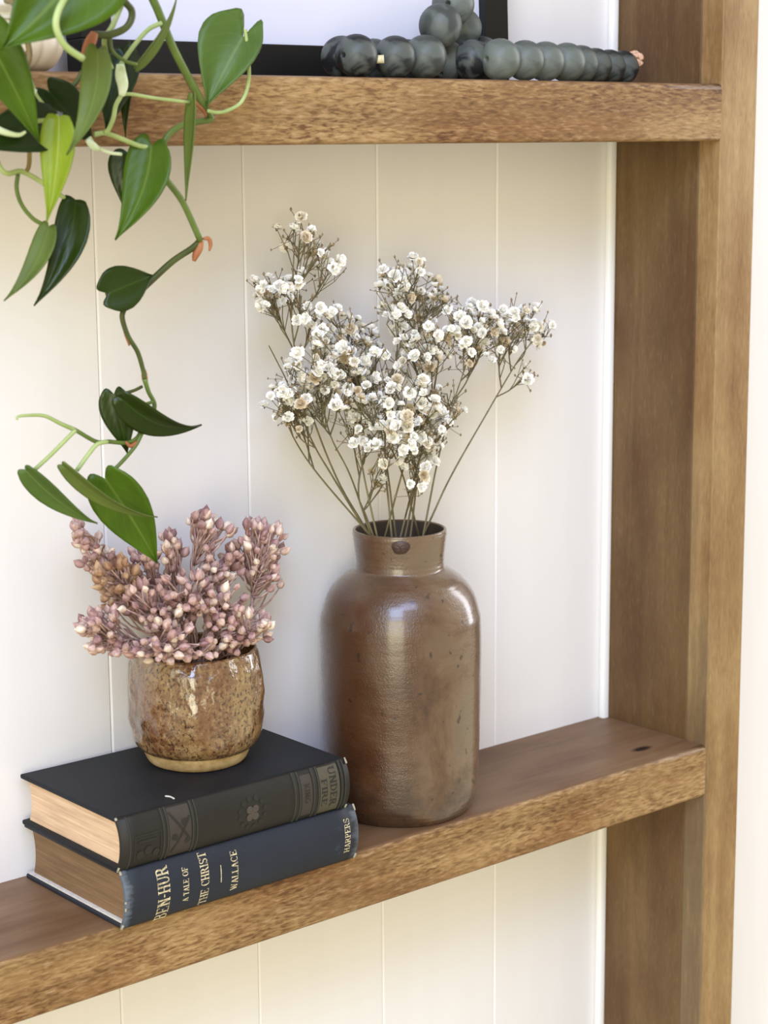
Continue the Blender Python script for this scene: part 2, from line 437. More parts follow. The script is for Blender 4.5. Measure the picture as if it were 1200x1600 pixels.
def book(loc, L, Wd, th, b, covm, spm, pgm, label, sag=0.0, lip=.0035, bt=.0028):
    r = empty('book', loc); tag(r, label, 'book')
    def board(name, z0, z1, up):
        bm = bmesh.new(); nx, ny = 10, 10; V, F = [], []
        for j in (0, 1):
            for iy in range(ny+1):
                for ix in range(nx+1):
                    x, y = L*ix/nx, Wd*iy/ny
                    x = min(max(x, 0), L)
                    d = sag*(4*(ix/nx)*(1-ix/nx))*(iy/ny)*(-1 if up else .3)
                    # soft corners at the fore edge
                    V.append(Vector((x, y, (z1 if j else z0)+d)))
        N = (nx+1)*(ny+1)
        for iy in range(ny):
            for ix in range(nx):
                a = iy*(nx+1)+ix; qd = [a, a+1, a+nx+2, a+nx+1]
                F.append(qd[::-1]); F.append([i+N for i in qd])
        rim = [i for i in range(nx+1)]+[iy*(nx+1)+nx for iy in range(1, ny+1)]+[ny*(nx+1)+i for i in range(nx-1, -1, -1)]+[iy*(nx+1) for iy in range(ny-1, 0, -1)]
        for i in range(len(rim)):
            a, c = rim[i], rim[(i+1) % len(rim)]; F.append([a, c, c+N, a+N])
        bm.free()
        o = mesh(name, V, F, covm, r)
        bv = o.modifiers.new('soft_edge', 'BEVEL'); bv.width = .0009; bv.segments = 2; bv.limit_method = 'ANGLE'
        return o
    board('back_board', 0, bt, False); board('front_board', th-bt, th, True)
    # spine shell with a joint at both boards
    n = 20; V, F = [], []; xs = [0+L*i/12 for i in range(13)]
    P = spine_fn(L, th, b, 0)
    for x in xs:
        e = min(x, L-x)/L
        for i in range(n+1): V.append(P(x, i/n, 0)+Vector((0, 0, 0)))
        for i in range(n, -1, -1): V.append(P(x, i/n, -.0016)+Vector((0, .0002, 0)))
    m = 2*(n+1)
    for i in range(12):
        for k in range(m):
            k2 = (k+1) % m; F.append([i*m+k, i*m+k2, (i+1)*m+k2, (i+1)*m+k])
    F.append(list(range(m))[::-1]); F.append([12*m+k for k in range(m)])
    sp = mesh('spine', V, F, spm, r, True)
    for p in sp.data.polygons:
        if len(p.vertices) > 4: p.use_smooth = False
    # page block: rounded at the spine, hollow at the fore edge
    n = 12; V, F = [], []; prof = []
    for i in range(n+1):
        t = i/n; prof.append((-b*(1-abs(2*t-1)**2.3)+.0022, bt+(th-2*bt)*t))
    for i in range(n, -1, -1):
        t = i/n; prof.append((Wd-lip-.003*(1-(2*t-1)**2), bt+(th-2*bt)*t))
    m = len(prof); xs = [lip, L*.33, L*.66, L-lip]
    for x in xs:
        for (y, z) in prof: V.append(Vector((x, y, z)))
    for i in range(len(xs)-1):
        for k in range(m):
            k2 = (k+1) % m; F.append([i*m+k, i*m+k2, (i+1)*m+k2, (i+1)*m+k])
    for e in (0, (len(xs)-1)*m):
        for i in range(n):
            a, c = i, m-1-i; qd = [e+a, e+a+1, e+c-1, e+c]; F.append(qd if e else qd[::-1])
    mesh('page_block', V, F, pgm, r)
    return r, P

NAVY = cloth('navy_book_cloth', rgb(33, 37, 45), rgb(104, 112, 122), (.0835, .0835), .34, .55, .25)
BLACK = cloth('black_book_cloth', rgb(25, 28, 32), rgb(86, 90, 98), None, .14, .55, .2)
BLACK_S = cloth('black_spine_cloth', rgb(34, 32, 28), rgb(96, 92, 82), None, .16, .5, .25)
PG1 = pages_mat('toned_page_edges', rgb(120, 94, 68), rgb(142, 114, 84))
PG2 = pages_mat('cream_page_edges', rgb(208, 172, 138), rgb(234, 206, 174))
ENDP = dark_mat('white_endpaper', rgb(236, 230, 220), .8)
BAND = dark_mat('embossed_spine_band', rgb(58, 56, 50), .45)
GROOV = dark_mat('blind_stamped_black', rgb(28, 27, 24), .5)
OLIVE = dark_mat('olive_spine_label', rgb(78, 73, 56), .55)
BROWNP = dark_mat('brown_spine_panel', rgb(58, 50, 44), .55)
PALEW = dark_mat('frayed_pale_edge', rgb(176, 168, 150), .8)
FLOWR = dark_mat('dull_rose_stamping', rgb(74, 65, 58), .5)

TH1, TH2 = .0345, .031
NAVYB = cloth('navy_board_cloth', rgb(30, 35, 44), rgb(104, 114, 126), None, .2)
b1, P1 = book((-.5010, -.1065, 0), .167, .1035, TH1, .0055, NAVYB, NAVY, PG1, 'navy clothbound book with gold spine lettering, beneath the black book', .0006)
V, F = bevel_box(.0012, .165, .001, .1022, .0027, .0039, 0)
mesh('endpaper', V, F, ENDP, b1)
lettering('BEN-HUR', P1, .0255, .0082, -.03, .90, GILT, b1, TH1)
lettering('A TALE OF', P1, .0405, .0038, .20, .80, GILT, b1, TH1)
lettering('THE CHRIST', P1, .0535, .0056, .03, .94, GILT, b1, TH1)
strip(P1, .0645, .0652, .36, .66, .0002, GILT, b1, 'rule', 4)
lettering('WALLACE', P1, .0745, .0046, .14, .84, GILT, b1, TH1)
lettering('HARPERS', P1, .1585, .0042, .20, .82, GILT, b1, TH1)

b2, P2 = book((-.5030, -.1075, TH1), .162, .1030, TH2, .0052, BLACK, BLACK_S, PG2, 'black clothbound book with blind-stamped spine, lying on the navy book', .0004)
for s0, s1 in ((.0055, .0064), (.0278, .0288), (.0305, .0316), (.0475, .0485), (.0502, .0511), (.1205, .1216), (.1240, .1251), (.1345, .1356), (.1380, .1391), (.1555, .1564), (.1582, .1590)):
    strip(P2, s0, s1, .02, .98, .0005, BAND, b2, 'raised_band')
for s0, s1 in ((.0290, .0303), (.0487, .0500), (.1219, .1237), (.1359, .1377), (.1567, .1579)):
    strip(P2, s0, s1, .02, .98, .00012, GROOV, b2, 'black_rule')
strip(P2, .0320, .0470, .05, .95, .00015, BROWNP, b2, 'stamped_panel')
strip(P2, .1395, .1545, .05, .95, .00022, OLIVE, b2, 'title_label')
strip(P2, .1258, .1340, .10, .90, .00012, BROWNP, b2, 'author_panel')
lettering('UNDER', P2, .1495, .0050, .93, .16, GROOV, b2, TH2, 1, .0004)
lettering('FIRE', P2, .1427, .0042, .74, .20, GROOV, b2, TH2, 1, .0004)
lettering('KING', P2, .1299, .0036, .74, .36, GROOV, b2, TH2, 1, .0003)
def spine_shape(polys, mat, parent, name, P, off):
    V, F = [], []
    for poly in polys:
        o = len(V); V += [P(s, t, off) for s, t in poly]; F.append(list(range(o, o+len(poly))))
    return mesh(name, V, F, mat, parent)
def disc(s, t, rs, n=10, st=1.0): return [(s+rs*math.cos(2*PI*k/n), t+st*rs*math.sin(2*PI*k/n)/TH2) for k in range(n)]
# clover flower with a ring of leaves in the middle of the spine
cs, ct = .0895, .47
spine_shape([disc(cs+.0030*math.cos(a), ct+.0032*math.sin(a)/TH2, .0023) for a in (PI/4, 3*PI/4, 5*PI/4, 7*PI/4)]+[disc(cs, ct, .0012)], FLOWR, b2, 'clover_stamp', P2, .0003)
spine_shape([disc(cs+.0092*math.cos(a*PI/6+.2), ct+.0086*math.sin(a*PI/6+.2)/TH2, .0017, 6) for a in range(12)], GROOV, b2, 'leaf_ring_stamp', P2, .0003)
# cross bars of the stamped panel, and the square ornament at the tail
def seg(s0, t0, s1, t1, w):
    dx, dy = s1-s0, (t1-t0)*TH2; L = math.hypot(dx, dy); nx, ny = -dy/L*w/2, dx/L*w/2
    n = 6; out = []
    for i in range(n):
        a, c = i/n, (i+1)/n
        out.append([(s0+dx*a+nx, t0+(t1-t0)*a+ny/TH2), (s0+dx*a-nx, t0+(t1-t0)*a-ny/TH2), (s0+dx*c-nx, t0+(t1-t0)*c-ny/TH2), (s0+dx*c+nx, t0+(t1-t0)*c+ny/TH2)])
    return out
spine_shape(seg(.033, .88, .046, .3, .0012)+seg(.046, .75, .0335, .12, .0012)+[disc(.0425, .66, .0022, 8), disc(.0355, .42, .002, 8), disc(.044, .3, .0018, 8)], GROOV, b2, 'cross_stamp', P2, .0004)
spine_shape(seg(.009, .12, .009, .62, .0010)+seg(.0262, .12, .0262, .62, .0008)+seg(.009, .62, .0262, .62, .0010)+seg(.0115, .50, .0235, .50, .0016)+
            [disc(.0125, .26, .0026, 8), disc(.0180, .32, .0028, 8), disc(.0232, .24, .0024, 8)], GROOV, b2, 'square_stamp', P2, .0004)
# frayed pale cloth at the worn spine ends
for bk, P, L in ((b2, P2, .162), (b1, P1, .167)):
    for s in (0.0, L):
        pieces = []
        for k in range(7):
            t0 = random.choice((.0, .02, .9, .93, .96, random.uniform(.1, .9))); t1 = min(1, t0+random.uniform(.03, .1))
            A = [P(s, t0+(t1-t0)*i/3, .0002) for i in range(4)]
            pieces.append(tube(A, random.uniform(.0004, .0008), 5))
        V, F = join(pieces); mesh('frayed_edge', V, F, PALEW, bk, True)
# a scrap of white thread on the cover
V, F = tube(smooth_path([atz(258, 1244, .0662), atz(266, 1245, .0662), atz(272, 1248, .0662)], 3), .0005, 5)
tag(mesh('lint_thread', V, F, ENDP, None, True), 'tiny scrap of white lint on the black book cover', 'lint')

# ------------------------------------------------------------------ speckled ceramic pot
def pot_mat():
    m = M('speckled_brown_glaze', .12, .5)
    n1 = m.noise((24, 24, 20), 4, .6, dist=.3)
    c = m.ramp(n1, ((.3, rgb(88, 50, 22)), (.45, rgb(110, 78, 52)), (.58, rgb(134, 106, 66)), (.75, rgb(120, 88, 50))))
    n2 = m.ramp(m.noise((330, 330, 300), 3, .6), bw(.44, .6))
    c = m.mix(m.math('MULTIPLY', n2, .42), c, rgb(172, 144, 96))
    n3 = m.ramp(m.noise((520, 520, 420), 3, .65, loc=(4, 4, 4)), bw(.52, .62))
    c = m.mix(m.math('MULTIPLY', n3, .9), c, rgb(52, 30, 10))
    run = m.ramp(m.noise((55, 55, 12), 3, .6, loc=(1, 7, 0)), bw(.52, .7))
    c = m.mix(m.math('MULTIPLY', run, .75), c, rgb(100, 56, 22))
    m.b.inputs['Coat Weight'].default_value = 1; m.b.inputs['Coat Roughness'].default_value = .06; m.b.inputs['Coat IOR'].default_value = 1.6
    m.color(c); m.bump(m.math('ADD', m.noise((85, 85, 60), 2), m.math('MULTIPLY', m.noise((420, 420, 420), 2), .12)), .6, .006)
    m.rough(m.ramp(m.noise((45, 45, 45), 2), GREY(.35, .65, .08, .26))); return m.m
PX, PY, PZ = -.4070, -.0498, TH1+TH2
pot = empty('ceramic_pot', (PX, PY, PZ)); tag(pot, 'small rounded speckled brown glazed pot standing on the black book', 'pot')
def pot_rad(r, z, a):
    f = .5+.5*math.cos(7*a+.6*math.sin(2*a)+1.0)
    return r*(1+.018*math.sin(2*a+.7)+.010*math.sin(3*a+z*40)-.022*(1-f)**2*min(1, max(0, (z-.008)/.01)))+.0011*mnoise.noise(Vector((math.cos(a), math.sin(a), z*24))*3.1)*min(1, max(0, (z-.008)/.01))+.0005*mnoise.noise(Vector((math.cos(a)*6, math.sin(a)*6, z*150)))*min(1, max(0, (z-.008)/.01))
po = [(.0315, .0085), (.0334, .0088), (.0362, .0112), (.0380, .0138), (.0396, .018), (.0410, .028), (.0415, .0385), (.0413, .048), (.0403, .058), (.0388, .0645), (.0374, .0680)]
pi_ = [(.0362, .0690), (.0350, .0678), (.0365, .058), (.0375, .04), (.035, .02), (.022, .0125), (.001, .012)]
V, F = lathe(dense(po, 7)+dense(pi_, 3), 150, pot_rad)
mesh('body', V, F, pot_mat(), pot, True)
FOOT = M('unglazed_tan_foot', .75, .3)
FOOT.color(FOOT.ramp(FOOT.noise((90, 90, 140), 5, .65), ((.3, rgb(142, 112, 70)), (.5, rgb(176, 148, 100)), (.75, rgb(198, 174, 128)))))
FOOT.bump(FOOT.noise((300, 300, 300), 4), .4, .0008)
pf = [(.0262, 0), (.0280, .0004), (.0298, .0024), (.0311, .0050), (.0320, .0075), (.0324, .0098)]
V, F = lathe(dense(pf, 3)+[(.02, .0102), (.001, .0102)], 72, lambda r, z, a: r*(1+.022*math.sin(2*a+.7)+.014*math.sin(3*a)+.01*math.sin(5*a)))
tag(mesh('foot', V, F, FOOT.m, pot, True), 'unglazed pale tan foot ring')

# ------------------------------------------------------------------ dried berry sprigs
def pod_mesh(name, seed, mat):
    rg = random.Random(seed); seg = 8
    prof = [(.0007, 0), (.0019, .0007), (.00255, .0020), (.0023, .0034), (.0013, .0046), (.0004, .0055), (.0001, .0061)]
    V, F = lathe(prof, seg, lambda r, z, a: r*(1-.16*(math.cos(3*a+rg.random()*.2) > .6))*(1+.05*math.sin(2*a)))
    me = bpy.data.meshes.new(name); me.from_pydata([tuple(v) for v in V], [], F); me.materials.append(mat)
    for p in me.polygons: p.use_smooth = True
    return me
def pod_mat(name, cols):
    m = M(name, .5, .4)
    c = m.ramp(m.rnd(), cols); n = m.noise((420, 420, 120), 3)
    c = m.mix(m.ramp(n, GREY(.4, .68, 0, .75)), c, m.mix(1, c, rgb(176, 142, 132), 'MULTIPLY'))
    m.color(c); m.bump(n, .3, .0005); return m.m
PODM = pod_mat('mauve_seed_pod', ((0, rgb(150, 116, 116)), (.3, rgb(184, 150, 146)), (.65, rgb(206, 176, 168)), (.88, rgb(222, 200, 184)), (1, rgb(238, 228, 208))))
PODT = pod_mat('ochre_seed_pod', ((0, rgb(158, 122, 98)), (.5, rgb(184, 150, 118)), (1, rgb(204, 176, 144))))
STM = M('mauve_dried_stem', .6, .3); STM.color(STM.ramp(STM.noise((200, 200, 200), 3), ((.3, rgb(150, 116, 112)), (.7, rgb(210, 182, 170))))); STM = STM.m
PODS = [pod_mesh('seed_pod', i, PODM) for i in range(3)]; PODS_T = [pod_mesh('seed_pod', i+5, PODT) for i in range(3)]
def frame_z(d, roll=0.0):
    d = d.normalized(); q = d.to_track_quat('Z', 'Y'); return q.to_matrix().to_4x4() @ Matrix.Rotation(roll, 4, 'Z')
MOUTH = Vector((PX, PY, PZ+.058))
def berry_sprig(way, clusters, Yc, label, tan=False, rg=random):
    """way: pixels of the main stem from the pot mouth; clusters: (px, py, rx, ry, n)"""
    t = empty('dried_berry_sprig', MOUTH+Vector((rg.uniform(-.01, .01), rg.uniform(-.01, .01), -.03)))
    tag(t, label, 'dried flower', 'dried mauve berry sprigs in the speckled pot')
    o = Vector(t.location); n = len(way)
    main = [o]
    for i, (u, v) in enumerate(way):
        f = (i+1)/n; main.append(at(u, v, PY+(Yc-PY)*min(1, f)))
    main = smooth_path(main, 5); pieces = [tube([p-o for p in main], [.0011-.0005*i/len(main) for i in range(len(main))], 6)]
    pods = PODS_T if tan else PODS
    for (cx, cy, rx, ry, k) in clusters:
        for j in range(int(k*1.5)):
            a = rg.uniform(0, 2*PI); rr = math.sqrt(rg.random())
            u, v = cx+rx*rr*math.cos(a), cy+ry*rr*math.sin(a)
            Y = min(Yc+rg.uniform(-.020, .020), -.006); e = at(u, v, Y)
            # branch from a point of the stem some way back
            d = [(p-e).length+max(0, (p.z-e.z))*1.5 for p in main]
            i0 = max(0, min(range(len(main)), key=lambda i: d[i])-rg.randint(1, 4))
            s = main[i0]; mid = (s+e)/2+Vector((rg.uniform(-.003, .003), rg.uniform(-.003, .003), rg.uniform(-.004, .002)))
            br = smooth_path([s, mid, e], 3)
            pieces.append(tube([p-o for p in br], [.00062]*(len(br)-2)+[.0005, .0004], 5))
            dr = (e-mid).normalized()+Vector((rg.uniform(-.5, .5), rg.uniform(-.5, .5), rg.uniform(-.3, .5)))
            sc = rg.uniform(.74, 1.14)
            put('seed_pod', rg.choice(pods), t, Matrix.Translation(e-o) @ frame_z(dr, rg.uniform(0, 6)) @ Matrix.Diagonal((sc, sc, sc*rg.uniform(1.05, 1.3), 1)))
    V, F = join(pieces); mesh('stem', V, F, STM, t, True)
B = berry_sprig; rb = random.Random(21)
B([(250, 1010), (205, 930), (165, 870), (135, 830)], [(122, 828, 10, 10, 6), (140, 852, 20, 18, 12), (160, 880, 24, 20, 13), (138, 885, 12, 12, 4)], -.035, 'berry sprig reaching up to the far left, below the narrow philodendron leaf', False, rb)
B([(262, 1010), (215, 950), (190, 900)], [(182, 900, 28, 26, 28), (195, 940, 32, 24, 24)], -.05, 'ochre berry sprig at the left of the pot, below the broad leaf', True, rb)
B([(280, 1000), (250, 930), (225, 880)], [(228, 880, 25, 16, 12), (245, 905, 28, 20, 16)], -.040, 'berry sprig right behind the tip of the broad philodendron leaf', False, rb)
B([(290, 1000), (278, 930), (266, 850)], [(266, 842, 10, 16, 9), (270, 870, 15, 20, 12)], -.045, 'slim upright berry sprig just right of the broad leaf tip', False, rb)
B([(300, 1000), (300, 900), (320, 830)], [(318, 815, 24, 14, 16), (330, 835, 26, 16, 10), (352, 832, 10, 8, 3)], -.05, 'tallest middle berry sprig with a round head of pods', False, rb)
B([(320, 1005), (325, 920), (345, 880)], [(345, 865, 28, 16, 12), (350, 895, 26, 18, 14), (330, 905, 25, 18, 10)], -.055, 'berry sprig between the round-headed one and the right-hand one', False, rb)
B([(365, 1020), (391, 960), (394, 925), (398, 880)], [(398, 835, 18, 16, 14), (425, 850, 18, 26, 20), (385, 862, 24, 20, 16), (405, 885, 34, 24, 22), (420, 912, 20, 16, 8)], -.045, 'large loose berry sprig standing apart at the right', False, rb)
B([(260, 1025), (210, 1000), (160, 990)], [(140, 985, 18, 14, 12), (165, 970, 28, 14, 14), (165, 1003, 30, 14, 15), (185, 1015, 14, 10, 6)], -.075, 'berry sprig drooping over the rim to the far left', False, rb)
B([(285, 1010), (250, 965), (232, 945)], [(230, 945, 36, 26, 26), (250, 970, 30, 18, 14)], -.075, 'front berry sprig left of the middle of the pot', False, rb)
B([(300, 1005), (290, 950), (288, 925)], [(290, 925, 36, 28, 26), (290, 960, 32, 20, 16)], -.080, 'front berry sprig over the middle of the pot', False, rb)
B([(320, 1010), (340, 960), (345, 940)], [(345, 940, 36, 26, 24), (345, 970, 34, 20, 16)], -.078, 'front berry sprig right of the middle of the pot', False, rb)
B([(340, 1020), (370, 1000), (390, 985)], [(385, 975, 28, 20, 18), (405, 985, 14, 16, 8), (370, 1005, 30, 16, 16), (345, 1022, 26, 8, 7)], -.075, 'berry sprig spreading low over the right of the rim', False, rb)
B([(290, 1020), (262, 1010), (245, 1010)], [(250, 1005, 36, 14, 16), (222, 1022, 16, 8, 4), (258, 1028, 10, 8, 4), (275, 985, 24, 14, 10), (322, 1012, 24, 12, 8), (240, 1020, 30, 12, 9), (300, 1024, 26, 8, 6)], -.088, 'berry sprig hanging over the front rim of the pot', False, rb)

# ------------------------------------------------------------------ baby's breath
def flower_mat():
    m = M('dried_white_petals', .7, .2)
    c = m.ramp(m.rnd(), ((0, rgb(244, 241, 232)), (.78, rgb(250, 248, 240)), (.88, rgb(230, 220, 198)), (1, rgb(200, 180, 146))))
    m.color(c); return m.m
PETAL = flower_mat()
STEM = M('dry_olive_stem', .65, .3); STEM.color(STEM.ramp(STEM.noise((120, 120, 40), 3), ((.3, rgb(92, 82, 56)), (.7, rgb(126, 116, 84))))); STEM = STEM.m
BUDM = dark_mat('brown_dry_bud', rgb(150, 128, 92), .7)
def flower_mesh(seed):
    rg = random.Random(seed); V, F, mi = [], [], []
    R = .0037
    for ring, (n, tilt, ln) in enumerate(((7, 12, 1.0), (7, 38, .95), (6, 62, .86), (3, 82, .74))):
        for k in range(n):
            a = 2*PI*(k+.5*ring+rg.uniform(-.2, .2))/n; e = math.radians(tilt+rg.uniform(-12, 12))
            d = Vector((math.cos(a)*math.cos(e), math.sin(a)*math.cos(e), math.sin(e))); s = Vector((-math.sin(a), math.cos(a), 0))
            upv = s.cross(d)*-1
            w = R*rg.uniform(.36, .5); l = R*ln*rg.uniform(.9, 1.12); o = len(V)
            V += [d*l*.15-s*w*.3, d*l*.15+s*w*.3, d*l*.62+s*w-upv*R*.06, d*l*.62-s*w-upv*R*.06, d*l+s*w*.6+upv*R*rg.uniform(-.1, .25), d*l-s*w*.6+upv*R*rg.uniform(-.1, .25), d*l*.62+upv*R*-.05]
            F += [[o, o+1, o+6], [o+1, o+2, o+6], [o+3, o, o+6], [o+2, o+4, o+6], [o+4, o+5, o+6], [o+5, o+3, o+6]]; mi += [0]*6
    o = len(V); V.append(Vector((0, 0, -R*.5)))
    for k in range(6): V.append(Vector((math.cos(k*PI/3)*R*.36, math.sin(k*PI/3)*R*.36, R*.12)))
    for k in range(6): F.append([o, o+1+k, o+1+(k+1) % 6]); mi.append(1)
    me = bpy.data.meshes.new('flower'); me.from_pydata([tuple(v) for v in V], [], F); me.materials.append(PETAL); me.materials.append(STEM)
    for p, i in zip(me.polygons, mi): p.material_index = i; p.use_smooth = True
    return me
FLW = [flower_mesh(i) for i in range(4)]
def bud_geo(c, r):
    V = [c+Vector(p)*r for p in ((0, 0, 1.5), (1, 0, .2), (0, 1, .2), (-1, 0, .2), (0, -1, .2), (0, 0, -.9))]
    return V, [[0, 1, 2], [0, 2, 3], [0, 3, 4], [0, 4, 1], [5, 2, 1], [5, 3, 2], [5, 4, 3], [5, 1, 4]]
rf = random.Random(5)
def breath_sprig(way, clusters, Yc, label):
    foot = at(way[0][0], way[0][1], JY+rf.uniform(-.008, .008))
    rad = Vector((foot.x-JX, foot.y-JY, 0))
    if rad.length > .0225: rad *= .0225/rad.length
    foot = Vector((JX+rad.x, JY+rad.y, .182))
    nxt = at(way[1][0], way[1][1], JY+(Yc-JY)/(len(way)-1))
    dv = (foot-nxt).normalized()                           # straight on down into the jar
    k = .05
    while k < .16 and math.hypot(foot.x+dv.x*(k+.005)-JX, foot.y+dv.y*(k+.005)-JY) < (.024 if k < .025 else .04) and foot.z+dv.z*k > .02: k += .005
    o = foot+dv*k
    t = empty('babys_breath_sprig', o)
    tag(t, label, 'dried flower', "baby's breath sprigs in the stoneware jar")
    n = len(way)
    pts = [o, foot]+[at(u, v, JY+(Yc-JY)*(i+1)/(n-1)) for i, (u, v) in enumerate(way[1:])]
    main = smooth_path(pts, 6); N = len(main)
    pieces = [tube([p-o for p in main], [.00080-.00045*i/N for i in range(N)], 5)]; bp = []
    low = N//3
    J = lambda a: Vector((rf.uniform(-a, a), rf.uniform(-a, a), rf.uniform(-a, a)))
    for (cx, cy, rx, ry, k) in clusters:
        # one side branch per cluster, which forks again towards its flowers
        Yh = max(-.12, min(-.02, Yc+rf.uniform(-.012, .012)))
        hub = at(cx+rf.uniform(-.3, .3)*rx, cy+.55*ry, Yh)
        dd = [(p-hub).length+1.1*max(0, p.z-hub.z+.030) for p in main]
        i0 = max(low, min(range(N), key=lambda i: dd[i]))
        side = smooth_path([main[i0], main[i0].lerp(hub, .5)+J(.003)+Vector((0, 0, -.002)), hub], 5)
        pieces.append(tube([p-o for p in side], [.00052-.00016*i/len(side) for i in range(len(side))], 4))
        left = int(k*1.5+.5)
        while left > 0:
            m = min(left, rf.choice((1, 2, 2, 3))); left -= m
            a = rf.uniform(0, 2*PI); rr = math.sqrt(rf.random())
            u, v = cx+rx*rr*math.cos(a), cy+ry*rr*math.sin(a)
            e = at(u, v, max(-.135, min(-.010, Yc+rf.uniform(-.030, .030))))
            s = side[rf.randint(len(side)//2, len(side)-1)]
            if e.z < s.z+.004: s = side[max(0, len(side)//2-2)]
            fork = s.lerp(e, rf.uniform(.5, .72))+J(.003)
            pieces.append(tube([s-o, s.lerp(fork, .5)+J(.0012)-o, fork-o], [.00036, .00032, .0003], 4))
            for j in range(m):
                q = e+J(.0065); q.y = min(q.y, -.006)
                pieces.append(tube([fork-o, q-o], [.00026, .00022], 4, False))
                sc = rf.uniform(.65, 1.25)
                dr = (q-fork).normalized()*.7+Vector((rf.uniform(-.8, .8), rf.uniform(-1, .2), rf.uniform(-.1, .9)))
                put('flower', rf.choice(FLW), t, Matrix.Translation(q-o) @ frame_z(dr, rf.uniform(0, 6)) @ Matrix.Scale(sc, 4))
            for j in range(rf.randint(0, 2)):
                q = e+J(.010); q.y = min(q.y, -.004)
                pieces.append(tube([fork-o, q-o], [.00024, .0002], 4, False)); bp.append(bud_geo(q-o, rf.uniform(.0006, .0012)))
        for j in range(5):                 # bare twigs with a closed bud
            a = rf.uniform(0, 2*PI); q = at(cx+1.15*rx*math.cos(a), cy+1.1*ry*math.sin(a), max(-.13, min(-.008, Yc+rf.uniform(-.03, .03))))
            s = side[rf.randint(len(side)//2, len(side)-1)]; f = s.lerp(q, .6)+J(.004)
            pieces.append(tube([s-o, f-o, q-o], [.0003, .00026, .0002], 4, False)); bp.append(bud_geo(q-o, rf.uniform(.0007, .0013)))
            q2 = q+J(.008); q2.y = min(q2.y, -.004)
            pieces.append(tube([f-o, q2-o], [.00022, .0002], 4, False)); bp.append(bud_geo(q2-o, rf.uniform(.0006, .0011)))
    V, F = join(pieces); mesh('stem', V, F, STEM, t, False)
    if bp:
        V, F = join(bp); tag(mesh('buds', V, F, BUDM, t, True), None, None, None, 'stuff')
S = breath_sprig
S([(572, 832), (525, 745), (478, 620), (457, 520), (458, 420), (463, 352)], [(465, 368, 20, 18, 6), (495, 392, 20, 25, 8), (425, 462, 26, 26, 14), (465, 450, 24, 22, 10), (512, 420, 10, 20, 3), (490, 490, 18, 14, 5), (440, 440, 18, 14, 4)], -.045, "tallest baby's breath sprig rising to a point at the left")
S([(566, 833), (518, 742), (488, 690), (450, 600), (420, 540)], [(452, 625, 18, 22, 10), (455, 585, 20, 16, 6), (475, 600, 22, 20, 8), (450, 645, 14, 8, 3)], -.055, "outermost low baby's breath sprig at the left of the jar mouth")
S([(578, 833), (548, 745), (516, 680), (500, 610)], [(500, 565, 38, 24, 22), (490, 605, 30, 22, 14), (520, 600, 24, 24, 8)], -.070, "baby's breath sprig with a dense white head left of the middle")
S([(590, 832), (568, 740), (556, 660), (560, 590)], [(560, 560, 36, 26, 20), (540, 530, 34, 20, 12), (565, 605, 30, 20, 12), (540, 500, 28, 16, 6)], -.060, "baby's breath sprig in front of the wall groove, left of centre")
S([(612, 832), (602, 720), (606, 620), (632, 510), (642, 430)], [(640, 440, 36, 24, 20), (655, 475, 36, 24, 16), (620, 490, 26, 26, 10), (625, 430, 24, 12, 6), (690, 470, 14, 12, 3)], -.050, "tall middle baby's breath sprig with a rounded crown")
S([(642, 834), (656, 720), (676, 620), (690, 540)], [(668, 540, 36, 28, 18), (690, 520, 26, 24, 10), (650, 560, 28, 24, 10)], -.065, "baby's breath sprig just right of the rounded crown, lower than it")
S([(668, 830), (704, 745), (758, 650), (805, 570), (830, 535)], [(800, 510, 34, 26, 18), (815, 490, 22, 24, 8), (848, 515, 16, 12, 5), (775, 530, 30, 24, 10), (826, 585, 8, 6, 2)], -.050, "baby's breath sprig leaning furthest right over the jar")
S([(662, 831), (684, 720), (705, 640), (735, 550)], [(745, 495, 28, 22, 16), (760, 515, 30, 24, 14), (735, 540, 24, 22, 10), (720, 500, 16, 16, 4)], -.062, "baby's breath sprig inside the right-leaning one, with a dense head")
S([(602, 833), (628, 740), (650, 660), (656, 620)], [(650, 605, 34, 26, 16), (665, 645, 34, 26, 16), (640, 650, 26, 26, 8), (715, 640, 8, 10, 3)], -.078, "short baby's breath sprig at the front, right of the middle")
S([(626, 835), (645, 760), (655, 715)], [(655, 690, 26, 20, 12), (660, 720, 20, 22, 8), (655, 750, 14, 20, 3)], -.070, "lowest baby's breath sprig, hanging over the jar mouth")
S([(560, 834), (500, 745), (462, 690), (440, 640)], [(462, 650, 22, 16, 6), (480, 635, 22, 14, 6), (442, 625, 10, 14, 3)], -.040, "slender baby's breath sprig at the far left, behind the outermost low one")
S([(618, 833), (606, 740), (590, 640), (575, 560)], [(590, 600, 22, 20, 7), (615, 575, 20, 20, 6), (575, 520, 16, 16, 4)], -.048, "baby's breath sprig rising in the gap left of the rounded crown")
S([(634, 834), (650, 760), (680, 690), (700, 640)], [(690, 655, 18, 18, 6), (672, 690, 16, 16, 5), (705, 620, 14, 16, 3)], -.045, "thin baby's breath sprig behind the lowest one, leaning right")
S([(652, 832), (630, 745), (602, 680), (590, 640)], [(590, 655, 34, 20, 14), (600, 690, 34, 20, 10), (575, 640, 28, 18, 8), (610, 620, 20, 20, 6)], -.082, "baby's breath sprig crossing leftward at the front")
S([(585, 834), (560, 770), (575, 700), (600, 660)], [(545, 660, 22, 18, 5), (575, 680, 16, 16, 4), (596, 745, 10, 24, 2), (600, 720, 10, 10, 2)], -.052, "sparse baby's breath sprig with thin crossing stems behind the front ones")

